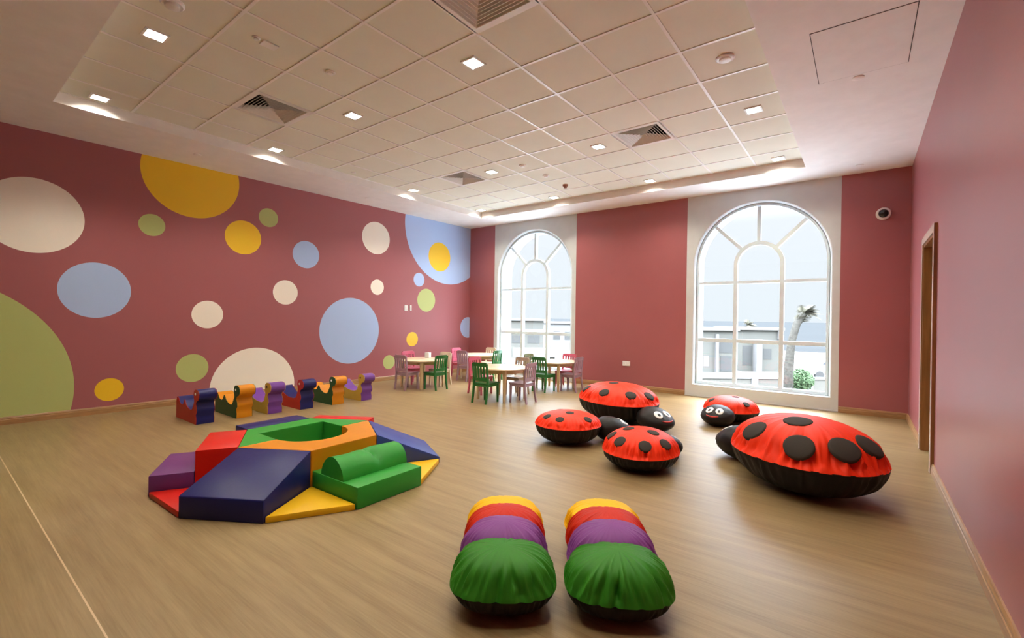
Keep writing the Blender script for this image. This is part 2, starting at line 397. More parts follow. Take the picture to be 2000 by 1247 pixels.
# ------------------------------------------------------------------ windows
def ring_arch(bm, cx, ro, ri, zbo, zbi, zs, y0, y1, n=40):
    A = arch(cx, ro, zbo, zs, n); B = arch(cx, ri, zbi, zs, n)
    L = [[bm.verts.new((p[0], y, p[1])) for p in Q] for Q, y in ((A, y0), (A, y1), (B, y1), (B, y0))]
    n = len(A)
    for a in range(4):
        P, Q = L[a], L[(a+1) % 4]
        for i in range(n): bm.faces.new((P[i], P[(i+1) % n], Q[(i+1) % n], Q[i]))
def window(name, cx):
    root = empty(name, (0, 0, 0), kind='structure')
    y0, y1 = D+.075, D+.155
    bm = bmesh.new(); ring_arch(bm, cx, .940, .905, OZ+.012, .262, SPZ, y0, y1); obj('window_frame', bm, win_white, root)
    # inner arch (stilted) mullion pair
    bm = bmesh.new(); ro, ri, zs = .36, .302, 2.215; n = 28
    A = [(cx-ro, .262)]+[(cx+ro*math.cos(PI-PI*k/n), zs+ro*math.sin(PI*k/n)) for k in range(n+1)]+[(cx+ro, .262)]
    B = [(cx-ri, .262)]+[(cx+ri*math.cos(PI-PI*k/n), zs+ri*math.sin(PI*k/n)) for k in range(n+1)]+[(cx+ri, .262)]
    L = [[bm.verts.new((p[0], y, p[1])) for p in Q] for Q, y in ((A, y0), (A, y1), (B, y1), (B, y0))]
    for a in range(4):
        P, Q = L[a], L[(a+1) % 4]
        for i in range(len(A)-1): bm.faces.new((P[i], P[i+1], Q[i+1], Q[i]))
    obj('mullion', bm, win_white, root)
    bm = bmesh.new()
    for z, h in ((1.925, .045), (.965, .06)): 
        for (xa, xb) in ((cx-.907, cx-ro+.002), (cx-ri-.002, cx+ri+.002), (cx+ro-.002, cx+.907)): add_box(bm, xa, xb, y0+.008, y1-.01, z-h/2, z+h/2)
    obj('transom', bm, win_white, root)
    for a in (PI/4, PI/2, 3*PI/4):
        bm = bmesh.new(); d = Vector((math.cos(a), 0, math.sin(a))); s_ = Vector((-d.z, 0, d.x))*.025; c0 = Vector((cx, 0, 2.22))
        pts = [c0+d*.35-s_, c0+d*.35+s_, c0+d*.91+s_, c0+d*.91-s_]
        A = [bm.verts.new(p+Vector((0, y0+.004, 0))) for p in pts]; B = [bm.verts.new(p+Vector((0, y1-.004, 0))) for p in pts]
        bm.faces.new(A); bm.faces.new(B[::-1])
        for i in range(4): bm.faces.new((A[i], A[(i+1) % 4], B[(i+1) % 4], B[i]))
        obj('glazing_bar', bm, win_white, root)
    bm = bmesh.new(); bm.faces.new([bm.verts.new((p[0], D+.12, p[1])) for p in arch(cx, .92, .24, SPZ)]); obj('glass_pane', bm, glass, root)
window('window_1', W1); window('window_2', W2)

# ------------------------------------------------------------------ door on the right wall
root = empty('door_1', (0, 0, 0), kind='structure')
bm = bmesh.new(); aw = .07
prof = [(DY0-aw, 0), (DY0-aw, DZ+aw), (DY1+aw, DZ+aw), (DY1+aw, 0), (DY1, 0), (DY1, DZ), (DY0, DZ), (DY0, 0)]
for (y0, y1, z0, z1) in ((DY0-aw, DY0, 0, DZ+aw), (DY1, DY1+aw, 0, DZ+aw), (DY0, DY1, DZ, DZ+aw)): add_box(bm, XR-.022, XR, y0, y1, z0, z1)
obj('architrave_shade_edge', bm, door_wood, root)  # brown here stands in for shade on the frame's side edge
bm = bmesh.new()
for (y0, y1, z0, z1) in ((DY0-aw, DY0, 0, DZ+aw), (DY1, DY1+aw, 0, DZ+aw), (DY0, DY1, DZ, DZ+aw)): add_box(bm, XR-.026, XR-.022, y0, y1, z0, z1)
tag(obj('architrave_face', bm, node_mat('pale_lacquer', (.66, .55, .50), .25), root), 'pale lacquered face of the door frame')
bm = bmesh.new()
for (y0, y1, z0, z1) in ((DY0, DY0+.025, 0, DZ), (DY1-.025, DY1, 0, DZ), (DY0+.025, DY1-.025, DZ-.025, DZ)): add_box(bm, XR-.015, XR+T, y0, y1, z0, z1)
obj('door_lining', bm, door_wood, root)
obj('door_leaf', box(XR+.15, XR+.19, DY0+.028, DY1-.028, .008, DZ-.028, .002), door_wood, root)
bm = bmesh.new(); add_tube(bm, [(XR+.15, DY0+.1, 1.0), (XR+.10, DY0+.1, 1.0)], .01); add_tube(bm, [(XR+.10, DY0+.095, 1.0), (XR+.10, DY0+.22, 1.0)], .009)
obj('door_handle', bm, node_mat('satin_steel', (.6, .6, .6), .3, metal=1), root)
bm = bmesh.new(); add_box(bm, XR+.2, XR+.24, DY0-.1, DY1+.1, 0, DZ+.1); struct('wall_corridor', bm, white_plaster)

# ------------------------------------------------------------------ small wall fittings
root = empty('wall_switch', (xl(6.225), 6.225, 1.465), 0, 'white square wall switch on the pink wall, beside the narrow plate', 'switch')
obj('face_plate', box(0, .012, -.045, .045, -.06, .06, .004), plastic_white, root); obj('switch_key', box(.012, .018, -.02, .02, -.03, .03, .003), plastic_white, root)
root = empty('wall_switch', (xl(6.345), 6.345, 1.465), 0, 'narrow white wall plate on the pink wall, left of the green circle', 'switch')
obj('face_plate', box(0, .012, -.024, .024, -.06, .06, .004), plastic_white, root); obj('switch_key', box(.012, .018, -.012, .012, -.03, .03, .003), plastic_white, root)
root = empty('wall_socket', (-3.49, D, .468), 0, 'white double socket low on the pink wall between the windows', 'socket')
obj('face_plate', box(-.075, .075, -.012, 0, -.045, .045, .004), plastic_white, root)
for sx_ in (-.035, .035): obj('socket_outlet', box(sx_-.022, sx_+.022, -.016, -.012, -.022, .022, .003), plastic_white, root)
root = empty('dome_camera', (.215, D, 2.80), 0, 'white dome security camera with dark lens bubble high on the far wall', 'security camera')
bm = bmesh.new(); add_lathe(bm, [(.085, 0), (.085, -.02), (.078, -.038), (.058, -.045), (.056, -.03)], 40, 'Y'); sharp(obj('housing', bm, plastic_white, root))
bm = bmesh.new(); add_lathe(bm, [(.056*math.cos(a), -.034-.05*math.sin(a)) for a in [i*PI/2/9 for i in range(10)][:-1]+[PI/2*.985]], 32, 'Y'); obj('lens_dome', bm, black_gloss, root, smooth=True)

# ------------------------------------------------------------------ soft foam play set
def vinyl(name, col): return node_mat(name, col, .42, .32, bump=.05, bscale=40, vary=.03)
V = dict(blue=vinyl('vinyl_blue', (.007, .009, .10)), lblue=vinyl('vinyl_mid_blue', (.032, .058, .27)), green=vinyl('vinyl_green', (.022, .27, .03)),
         orange=vinyl('vinyl_orange', (.58, .21, .003)), red=vinyl('vinyl_red', (.55, .009, .002)), purple=vinyl('vinyl_purple', (.14, .035, .16)), yellow=vinyl('vinyl_yellow', (.72, .42, .008)))
PC = Vector((-3.705, 2.062, 0)); RR = .577; A0 = math.radians(-88.5)
hv = [PC+Vector((math.cos(A0+k*PI/3), math.sin(A0+k*PI/3), 0))*RR for k in range(6)]   # A F E D C B
vA, vF, vE, vD, vC, vB = hv
def nrm(p, q):
    m = (p+q)/2-PC; return m.normalized()
def z_(p, z): return Vector((p.x, p.y, z))
# ring halves
WC = PC.copy(); ax = (vD-vA).normalized(); rt = Vector((ax.y, -ax.x, 0)); wr = .29
HR = .30
def ringhalf(name, outer, inner, mat, label):
    poly = outer+inner
    bm = bmesh.new(); vb = [bm.verts.new(z_(p, 0)) for p in poly]; vt = [bm.verts.new(z_(p, HR)) for p in poly]
    tri = tessellate_polygon([[Vector((p.x, p.y, 0)) for p in poly]])
    for q in tri: bm.faces.new([vt[i] for i in q]); bm.faces.new([vb[i] for i in q][::-1])
    n = len(poly)
    for i in range(n): bm.faces.new((vb[i], vb[(i+1) % n], vt[(i+1) % n], vt[i]))
    o = obj(name, bm, mat); tag(o, label, 'foam block', 'soft play foam blocks around the hexagonal ring')
    md = o.modifiers.new('soft_edge', 'BEVEL'); md.width = .006; md.segments = 2; md.limit_method = 'ANGLE'; md.angle_limit = math.radians(50)
    return o
e_ = rt*.0015
arcp = [WC+rt*(wr*math.cos(a))+ax*(wr*math.sin(a)) for a in [PI/2-PI*k/24 for k in range(25)]]
ringhalf('foam_ring_half', [vA+e_, vF, vE, vD+e_], [p+e_ for p in arcp], V['orange'], 'orange half of the hexagonal foam ring with a curved inner cut')
ringhalf('foam_ring_half', [vD-e_, vC, vB, vA-e_], [WC-ax*wr-e_, WC-ax*wr-rt*wr, WC+ax*wr-rt*wr, WC+ax*wr-e_], V['green'], 'green half of the hexagonal foam ring with square inner corners')
GRP = 'soft play foam blocks around the hexagonal ring'
g = .004; LEN = .545
def side(p, q, l0, l1, h00, h01, mat, name, label, bev=.008):
    n = nrm(p, q); a, b_, c, d = p+n*(l0+g), q+n*(l0+g), q+n*l1, p+n*l1
    s = (q-p).normalized()*.003
    a, b_, c, d = a+s, b_-s, c-s, d+s
    bm = hull8([z_(v, 0) for v in (a, b_, c, d)], [z_(a, h00), z_(b_, h00), z_(c, h01), z_(d, h01)], bev)
    o = sharp(obj(name, bm, mat), 40); tag(o, label, 'foam block', GRP); return o
side(vA, vF, 0, LEN, HR, .145, V['blue'], 'foam_wedge', 'large dark blue foam ramp sloping towards the front of the play set')
side(vE, vD, 0, LEN, HR, .055, V['lblue'], 'foam_wedge', 'mid blue foam slide running down to the right of the play set')
side(vB, vA, 0, LEN/2, HR, HR, V['red'], 'foam_step', 'tall red foam step between the purple step and the ring')
side(vB, vA, LEN/2, LEN, .15, .15, V['purple'], 'foam_step', 'low purple foam step at the left end of the play set')
side(vC, vB, 0, .235, HR, HR, V['blue'], 'foam_step', 'dark blue foam step behind the green half of the ring')
side(vD, vC, 0, .15, HR, HR, V['red'], 'foam_step', 'narrow red foam step at the very back of the play set')
# green block with a half round roll
n = nrm(vF, vE); s = (vE-vF).normalized(); L = (vE-vF).length
p0 = vF+n*g+s*.003; L -= .006
root = empty('foam_roll_block', p0, math.atan2(s.y, s.x), 'green foam block with a half-round roll lying along its top', 'foam block', GRP)
def loc(a, b_, z): return Vector((a, -b_, z))           # a along the side, b outwards
obj('base_block', hull8([loc(0, 0, 0), loc(L, 0, 0), loc(L, LEN, 0), loc(0, LEN, 0)], [loc(0, 0, .15), loc(L, 0, .15), loc(L, LEN, .15), loc(0, LEN, .15)], .008), V['green'], root); sharp(root.children[0], 40)
bm = bmesh.new(); rc, rr_ = .245, .135; na = 22; nl = 24; rings = []
for j in range(nl+1):
    a = .004+(L-.008)*j/nl; ring = []
    for k in range(na+1):
        t_ = PI*k/na; q = rr_
        x_ = a/L; dent = .040*math.exp(-((x_-.52-.06*math.cos(t_))/.035)**2)*max(0, math.sin(t_*1.0))*max(0, math.cos(t_-.9))
        q -= dent + .004*math.sin(9*x_+3*t_)*math.sin(t_)
        ring.append(bm.verts.new(loc(a, rc+q*math.cos(t_), .151+q*1.05*math.sin(t_))))
    rings.append(ring)
for A, B in zip(rings, rings[1:]):
    for k in range(na): bm.faces.new((A[k], A[k+1], B[k+1], B[k]))
    bm.faces.new((A[0], B[0], B[-1], A[-1]))
bm.faces.new(rings[0][::-1]); bm.faces.new(rings[-1]); sharp(obj('half_round_roll', bm, V['green'], root), 50)
# corner mats
def mat3(v, p, q, mat, label):
    c = (v+p+q)/3; P = [c+(u-c)*.975 for u in (v, p, q)]
    bm = hull8([z_(u, 0) for u in P], [z_(u, .042) for u in P], .006); o = sharp(obj('foam_mat', bm, mat), 40); tag(o, label, 'foam mat', 'triangular foam corner mats')
nAF, nFE, nED, nBA = nrm(vA, vF), nrm(vF, vE), nrm(vE, vD), nrm(vB, vA)
mat3(vA, vA+nAF*LEN, vA+nBA*LEN, V['red'], 'flat red triangular foam mat between purple step and blue ramp')
mat3(vF, vF+nAF*LEN, vF+nFE*LEN, V['yellow'], 'flat yellow triangular foam mat between the blue ramp and the green roll block')
mat3(vE, vE+nFE*LEN, vE+nED*LEN, V['yellow'], 'flat yellow triangular foam mat right of the green roll block')

# ------------------------------------------------------------------ animal foam seats along the wall
head = [(.592, .262), (.583, .30), (.572, .345), (.585, .385), (.617, .405), (.665, .408), (.715, .395), (.738, .362), (.735, .318), (.712, .288), (.682, .282)]
front = [(.652, .262), (.640, .235), (.668, .19), (.672, .15), (.640, .11), (.655, .06), (.650, .0)]
spiked = [(.0, .0), (.0, .20), (.03, .258), (.08, .25), (.13, .195), (.19, .175), (.235, .19), (.28, .25), (.30, .25), (.34, .195), (.41, .162), (.49, .150), (.53, .168)]
smoothp = [(.0, .0), (.0, .21), (.03, .262), (.07, .268), (.12, .235), (.20, .18), (.30, .15), (.40, .138), (.48, .14), (.545, .16)]
def animal(x, y, prof, side_c, wrap_c, eye_c, label, rz=0, sc_=1.0):
    root = empty('animal_foam_seat', (x, y, 0), rz, label, 'foam seat', 'animal-shaped foam seats lined up by the wall')
    P = [(a*sc_-.65*sc_, b_) for a, b_ in (prof+head+front)]; n = len(P); w = .19; tp = .012
    bm = bmesh.new(); A = [bm.verts.new((a, .004, b_)) for a, b_ in P]; B = [bm.verts.new((a, w-.004, b_)) for a, b_ in P]
    for i in range(n): bm.faces.new((A[i], A[(i+1) % n], B[(i+1) % n], B[i]))
    sharp(obj('body_wrap', bm, V[wrap_c], root), 60)
    for yy, s_ in ((0, -1), (w, 1)):
        bm = bmesh.new(); y0, y1 = (yy, yy+.005) if s_ < 0 else (yy-.005, yy)
        A = [bm.verts.new((a, y0, b_)) for a, b_ in P]; B = [bm.verts.new((a, y1, b_)) for a, b_ in P]
        tri = tessellate_polygon([[Vector((a, b_, 0)) for a, b_ in P]])
        for q in tri: bm.faces.new([A[i] for i in q]); bm.faces.new([B[i] for i in q][::-1])
        for i in range(n): bm.faces.new((A[i], A[(i+1) % n], B[(i+1) % n], B[i]))
        obj('side_panel', bm, SP[side_c], root)
        bm = bmesh.new(); yo = yy-.002 if s_ < 0 else yy+.002
        add_lathe(bm, [(.016, 0), (.013, s_*.004), (.002, s_*.006)], 16, 'Y', (-.018*sc_-.0, yo, .352)); obj('eye', bm, eye_c, root)
eye_w = node_mat('eye_white', (.8, .8, .78), .4); eye_d = node_mat('eye_dark', (.04, .01, .01), .4)
SP = dict(red=vinyl('vinyl_dark_red', (.40, .012, .012)), green=vinyl('vinyl_dark_green', (.012, .075, .022)), yellow=vinyl('vinyl_ochre', (.55, .34, .05)))
V['wpurple'] = vinyl('vinyl_violet', (.15, .045, .27))
animal(-6.115, 2.00, spiked, 'red', 'blue', eye_w, 'red-sided foam animal seat with blue front, first of the row at left', .0)
animal(-6.125, 2.435, spiked, 'green', 'orange', eye_w, 'green-sided foam animal seat with orange front, second from the left')
animal(-6.085, 2.79, smoothp, 'yellow', 'wpurple', eye_d, 'ochre-sided foam animal seat with purple front, third from the left', 0)
animal(-6.055, 3.205, smoothp, 'red', 'blue', eye_w, 'red-sided foam animal seat with blue front, fourth, between purple and orange ones')
animal(-6.032, 3.665, spiked, 'green', 'orange', eye_w, 'green-sided foam animal seat with orange front, fifth from the left')
animal(-6.005, 4.125, smoothp, 'yellow', 'wpurple', eye_d, 'ochre-sided foam animal seat with purple front, last of the row at right')

# ------------------------------------------------------------------ tables and chairs
def lacq(name, col, r=.3): return node_mat(name, col, r, .5, vary=.08, vscale=8, bump=.03, bscale=30)
CH = dict(mauve=lacq('chair_mauve', (.36, .235, .29)), green=lacq('chair_green', (.022, .17, .035)), pink=lacq('chair_pink', (.60, .115, .19)),
          cream=lacq('chair_cream', (.70, .58, .42)), tan=lacq('chair_tan', (.42, .33, .25)), olive=lacq('chair_olive', (.20, .24, .13)))
table_top_mat = lacq('table_maple', (.74, .60, .42), .22); table_leg_mat = lacq('table_leg_maple', (.62, .46, .26))
def bar(p, q, w, d, w2=None, d2=None):      # rectangular bar from p to q (mostly vertical), width along x w, depth y d
    w2 = w if w2 is None else w2; d2 = d if d2 is None else d2; bm = bmesh.new()
    A = [bm.verts.new((p[0]+a*w/2, p[1]+b_*d/2, p[2])) for a, b_ in ((-1, -1), (1, -1), (1, 1), (-1, 1))]
    B = [bm.verts.new((q[0]+a*w2/2, q[1]+b_*d2/2, q[2])) for a, b_ in ((-1, -1), (1, -1), (1, 1), (-1, 1))]
    bm.faces.new(A[::-1]); bm.faces.new(B)
    for i in range(4): bm.faces.new((A[i], A[(i+1) % 4], B[(i+1) % 4], B[i]))
    return bm
def chair(x, y, face, colr, label, grp):
    """origin under the seat centre, faces local +x"""
    m = CH[colr]; root = empty('childrens_chair', (x, y, 0), face, label, 'chair', grp)
    hw, sd = .145, .14
    obj('seat', box(-sd, sd+.015, -hw, hw, .285, .307, .008), m, root)
    bm = bmesh.new(); add_box(bm, -sd+.01, sd-.01, -hw+.012, -hw+.026, .25, .285); add_box(bm, -sd+.01, sd-.01, hw-.026, hw-.012, .25, .285); add_box(bm, sd-.026, sd-.012, -hw+.03, hw-.03, .25, .285); add_box(bm, -sd+.008, -sd+.02, -hw+.03, hw-.03, .25, .285)
    obj('seat_frame', bm, m, root)
    for s_ in (-1, 1):
        obj('leg', bar((sd-.012, s_*(hw-.019), 0), (sd-.018, s_*(hw-.019), .285), .022, .022, .032, .032), m, root)
        # rear leg runs on as the back post
        bm = bmesh.new(); pr_ = [(-.172, 0, .022), (-.145, .15, .028), (-.132, .30, .032), (-.142, .45, .028), (-.165, .60, .024)]
        prev = None
        for (px, pz, th) in pr_:
            ring = [bm.verts.new((px+a*th/2, s_*(hw-.013)+b_*.013, pz)) for a, b_ in ((-1, -1), (1, -1), (1, 1), (-1, 1))]
            if prev:
                for i in range(4): bm.faces.new((prev[i], prev[(i+1) % 4], ring[(i+1) % 4], ring[i]))
            else: bm.faces.new(ring[::-1])
            prev = ring
        bm.faces.new(prev); obj('leg', bm, m, root)
    def rail(z0, z1, x0, x1, nm, t_=.018):
        bm = bmesh.new(); n = 8; R_ = []
        for j in range(n+1):
            yy = -hw+.026+(2*hw-.052)*j/n; bow = -.014*math.cos(PI*(j/n-.5))
            R_.append([bm.verts.new((xx+bow+a, yy, zz)) for xx, zz, a in ((x0, z0, -t_/2), (x0, z0, t_/2), (x1, z1, t_/2), (x1, z1, -t_/2))])
        for A, B in zip(R_, R_[1:]):
            for i in range(4): bm.faces.new((A[i], A[(i+1) % 4], B[(i+1) % 4], B[i]))
        bm.faces.new(R_[0][::-1]); bm.faces.new(R_[-1]); obj(nm, bm, m, root)
    rail(.555, .615, -.158, -.167, 'top_rail', .02); rail(.335, .385, -.134, -.137, 'lower_rail')
    for j in range(4):
        yy = -.078+.052*j; bow = -.013*math.cos(PI*(yy/(2*hw)))
        obj('slat', bar((-.137+bow, yy, .38), (-.158+bow, yy, .558), .01, .030), m, root)
    return root
def table(x, y, label, rz=0):
    root = empty('childrens_table', (x, y, 0), rz, label, 'table', 'round maple children\'s tables')
    bm = bmesh.new(); R_ = .43; add_lathe(bm, [(R_-.012, .487), (R_-.003, .491), (R_, .50), (R_-.003, .509), (R_-.012, .512)], 64); sharp(obj('table_top', bm, table_top_mat, root))
    bm = bmesh.new(); add_lathe(bm, [(.34, .43), (.34, .487), (.325, .487), (.325, .43)], 48)
    obj('apron', bm, table_leg_mat, root)
    for a in (PI/4, 3*PI/4, 5*PI/4, 7*PI/4):
        r_ = .375; obj('leg', bar((r_*math.cos(a), r_*math.sin(a), 0), (r_*math.cos(a), r_*math.sin(a), .487), .03, .03, .046, .046), table_leg_mat, root)
    return root
table(-6.40, 5.70, 'round maple children\'s table nearest the wall of circles, white box on it')
table(-6.42, 7.27, 'round maple children\'s table in the far corner between wall and arched window')
table(-4.56, 5.72, 'round maple children\'s table nearest the camera, in front of the left window')
table(-4.50, 7.18, 'round maple children\'s table behind the front one, below the left window')
G1, G2, G3, G4 = ['children\'s chairs round the %s table' % s for s in ('wall-side', 'far corner', 'front', 'window-side')]
up, dn, lf, rg = PI/2, -PI/2, PI, 0
chair(-6.40, 5.34, up+.05, 'mauve', 'mauve slatted children\'s chair, leftmost, back to the camera at the wall-side table', G1)
chair(-6.05, 5.68, lf-.02, 'green', 'green slatted children\'s chair on the right of the wall-side table', G1)
chair(-6.34, 6.07, dn+.04, 'cream', 'cream children\'s chair behind the green one at the wall-side table', G1)
chair(-6.86, 5.86, rg-.05, 'pink', 'pink children\'s chair against the wall of circles at the wall-side table', G1)
chair(-6.39, 6.89, up-.04, 'mauve', 'mauve children\'s chair at the far corner table, back to the camera', G2)
chair(-6.10, 7.31, lf+.03, 'green', 'green children\'s chair at the far corner table, against the left window', G2)
chair(-6.60, 7.72, dn, 'cream', 'pale cream children\'s chair behind the far corner table', G2)
chair(-6.90, 7.24, rg, 'pink', 'pink children\'s chair with bright window glare at the far corner table', G2)
chair(-4.55, 5.33, up+.04, 'green', 'green slatted children\'s chair in front, back to the camera at the front table', G3)
chair(-4.14, 5.70, lf+.04, 'mauve', 'mauve children\'s chair on the right of the front table', G3)
chair(-4.62, 6.20, dn, 'tan', 'tan slatted children\'s chair on the window side of the front table', G3)
chair(-5.12, 5.86, rg-.04, 'pink', 'pink children\'s chair left of the front table, behind the green one', G3)
chair(-4.47, 6.82, up-.03, 'green', 'green slatted children\'s chair, back to the camera at the window-side table', G4)
chair(-4.13, 7.17, lf+.03, 'mauve', 'mauve children\'s chair on the right of the window-side table', G4)
chair(-4.89, 7.15, rg, 'olive', 'dull olive children\'s chair on the left of the window-side table', G4)
chair(-4.48, 7.56, dn+.03, 'pink', 'pink children\'s chair nearest the far wall at the window-side table', G4)
root = empty('tissue_box', (-6.52, 5.93, .512), .3, 'small white box standing on the table nearest the wall of circles', 'box')
obj('box_body', box(-.045, .045, -.045, .045, 0, .10, .006), plastic_white, root)
bm = bmesh.new(); add_lathe(bm, [(.022, .10), (.018, .106), (.003, .108)], 20); obj('box_opening', bm, node_mat('opening_grey', (.45, .44, .42), .6), root)

# ------------------------------------------------------------------ cushions
def nylon(name, col, r=.5): return node_mat(name, col, r, .22, bump=.12, bscale=22, vary=.05, vscale=7)
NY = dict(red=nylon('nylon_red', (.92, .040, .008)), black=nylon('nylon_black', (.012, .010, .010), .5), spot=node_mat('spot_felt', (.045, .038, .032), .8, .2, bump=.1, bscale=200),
          yellow=nylon('nylon_yellow', (.86, .50, .006)), purple=nylon('nylon_purple', (.215, .055, .26)), green=nylon('nylon_green', (.032, .20, .012)), orange=nylon('nylon_orange_red', (.55, .018, .002)))
def fold(ang, t, seed, n=46):
    """inward gathers near the seam; t: 0 at seam, 1 at crown"""
    a = ang*n/2/PI
    f = abs(noise.noise(Vector((a*1.0, t*1.6, seed))))*1.6+.5*abs(noise.noise(Vector((a*2.3, t*2.5, seed+7))))
    return f
def cushion(bm, a, b, z0, h, up_, amp, seed, n=300, m=30, pw=2.3, pr=2.0, fadew=.45, nf=46, keep=.06, pz=None, long_=0.0, creases=()):
    """half cushion: up_=1 dome above the seam at z0, up_=-1 belly below it"""
    pz = pz or pw; rings = []
    for j in range(m+1):
        t = (j/m)
        s = (1-min(t, 1)**pw)
        ring = []
        for k in range(n):
            ang = 2*PI*k/n; ca, sa = math.cos(ang), math.sin(ang)
            rr = 1.0/((abs(ca)**pr+abs(sa)**pr)**(1/pr))
            phi = t*PI/2; cr = math.cos(phi)**(2/pw); sr = math.sin(phi)**(2/pw)
            fl = fold(ang, t, seed, nf)*amp*(math.exp(-(t/fadew)**2)*(1-math.exp(-(t/.05)**2))+keep*math.sin(PI*min(t*1.02, 1)))
            lg = long_*abs(noise.noise(Vector((ang*3.2, 0, seed+3))))*math.sin(PI*min(t, 1))**1.2
            for ca_, cd_, cw_ in creases:
                dd_ = (ang-ca_-.25*(t-.2)*math.sin(ca_*7)+PI) % (2*PI)-PI
                lg += cd_*math.exp(-(dd_/cw_)**2)*math.exp(-((t-.24)/.26)**2)
            q = 1-fl-lg
            ring.append(bm.verts.new((a*rr*ca*cr*q, b*rr*sa*cr*q, z0+up_*h*sr*(1-(fl+lg)*.7))))
        rings.append(ring)
    for A, B in zip(rings, rings[1:]):
        for k in range(n):
            bm.faces.new((A[k], A[(k+1) % n], B[(k+1) % n], B[k]))
    bmesh.ops.remove_doubles(bm, verts=bm.verts[:], dist=1e-4)
    return bm
def bvh_of(o): 
    me = o.data; return BVHTree.FromPolygons([v.co.copy() for v in me.vertices], [tuple(p.vertices) for p in me.polygons])
def decal(bv, c, nrm_, rx, ry, roll, off, thick=.004, nr=9, na=44, skirt_=.006):
    """a soft disc laid on a curved surface (local coordinates)"""
    n = nrm_.normalized(); u = n.cross(Vector((0, 0, 1)))
    u = Vector((1, 0, 0)) if u.length < .05 else u.normalized()
    v = n.cross(u); u, v = u*math.cos(roll)+v*math.sin(roll), v*math.cos(roll)-u*math.sin(roll)
    bm = bmesh.new(); rings = []
    for j in range(nr+1):
        ring = []
        for k in range(na if j else 1):
            a = 2*PI*k/na; p = c+u*(rx*j/nr*math.cos(a))+v*(ry*j/nr*math.sin(a))
            h_, nn, i_, d_ = bv.ray_cast(p+n*.25, -n)
            if h_ is None: h_ = bv.find_nearest(p)[0]
            o_ = off+thick*(1 if j < nr else 0)
            ring.append(bm.verts.new(h_+n*o_))
        rings.append(ring)
    for k in range(na): bm.faces.new((rings[0][0], rings[1][k], rings[1][(k+1) % na]))
    for A, B in zip(rings[1:], rings[2:]):
        for k in range(na): bm.faces.new((A[k], B[k], B[(k+1) % na], A[(k+1) % na]))
    ed = [bm.verts.new(v_.co-n*(off+skirt_)) for v_ in rings[-1]]
    for k in range(na): bm.faces.new((rings[-1][k], ed[k], ed[(k+1) % na], rings[-1][(k+1) % na]))
    return bm
def cast_pt(bv, x, y):
    h_, nn, i_, d_ = bv.ray_cast(Vector((x, y, 2)), Vector((0, 0, -1)))
    return h_, nn
def ladybug(x, y, head_dir, a, b, z0, h, hl, hwid, hh, spots, sr, label, seed, long_=.0, creases=()):
    """local +x towards the head"""
    root = empty('ladybug_cushion', (x, y, 0), head_dir, label, 'floor cushion', 'ladybug floor cushions')
    base = obj('underside', cushion(bmesh.new(), a, b, z0, z0, -1, .05, seed+20, pw=2.35, keep=.05), NY['black'], root, smooth=True)
    shell = obj('shell', cushion(bmesh.new(), a+.004, b+.004, z0-.004, h, 1, .13, seed, pw=2.1, long_=long_, fadew=.30, nf=60, creases=creases), NY['red'], root, smooth=True)
    tmp = cushion(bmesh.new(), a+.004, b+.004, z0-.004, h, 1, 0, seed, pw=2.1, keep=0, n=120); bv = BVHTree.FromBMesh(tmp); tmp.free()
    for (px, py) in spots:
        # px, py in units of the half axes
        h_, nn = cast_pt(bv, px*a, py*b)
        if h_ is None: continue
        F_ = Vector((h_.x/a/a, h_.y/b/b, max(h_.z-z0, .02)/h/h)).normalized()
        obj('spot', decal(bv, h_, F_, sr, sr, 0, .002, .002, skirt_=.02), NY['spot'], shell, smooth=True)
    # head: cushion that tapers down to the nose
    bm = bmesh.new(); n, m = 64, 36; hx = a*.93+hl*.5; rings = []
    for j in range(1, m):
        th = PI*j/m; ring = []
        for k in range(n):
            ph = 2*PI*k/n
            X, Y, Z = math.cos(th), math.sin(th)*math.cos(ph), math.sin(th)*math.sin(ph)
            nose = (X+1)/2; sc2 = 1-.40*nose**1.8
            w_ = 1-.05*abs(noise.noise(Vector((ph*2.2, X*3, seed))))
            ring.append(bm.verts.new((hx+X*hl*.62, Y*hwid*w_*(1-.12*nose), hh*.5*(1-.25*nose)+Z*hh*.5*sc2*w_)))
        rings.append(ring)
    for A, B in zip(rings, rings[1:]):
        for k in range(n): bm.faces.new((A[k], A[(k+1) % n], B[(k+1) % n], B[k]))
    bm.faces.new(rings[0]); bm.faces.new(rings[-1][::-1])
    hd = obj('head', bm, NY['black'], root, smooth=True); hb = bvh_of(hd)
    fd = Vector((.70, 0, .71)).normalized()
    for s_ in (-1, 1):
        c = Vector((hx+.26*hl, s_*hwid*.28, hh*.66)); h_, nn, i_, d_ = hb.ray_cast(c+fd*.5, -fd)
        dirn = (fd+Vector((0, s_*.12, 0))).normalized()
        ey = obj('eye', decal(hb, h_, dirn, .042*hwid/.2, .050*hwid/.2, 0, .003, .003), eye_w, hd, smooth=True)
        pb = BVHTree.FromPolygons([v.co.copy() for v in ey.data.vertices], [tuple(p.vertices) for p in ey.data.polygons])
        obj('pupil', decal(pb, h_+Vector((0, -s_*.003, -.010)), dirn, .015*hwid/.2, .020*hwid/.2, 0, .001, .002, 3, 18), NYB, hd, smooth=True)
    pts = []
    for k in range(15):
        u_ = -1+2*k/14; c = Vector((hx+.45*hl, u_*hwid*.34, hh*(.34+.10*u_*u_)))
        h_, nn, i_, d_ = hb.ray_cast(c+fd*.5, -fd)
        if h_: pts.append(h_+fd*.004)
    bm = bmesh.new(); add_tube(bm, pts, [.005+.005*math.sin(PI*i/(len(pts)-1)) for i in range(len(pts))], 8); obj('mouth', bm, mouth_m, hd, smooth=True)
    return root
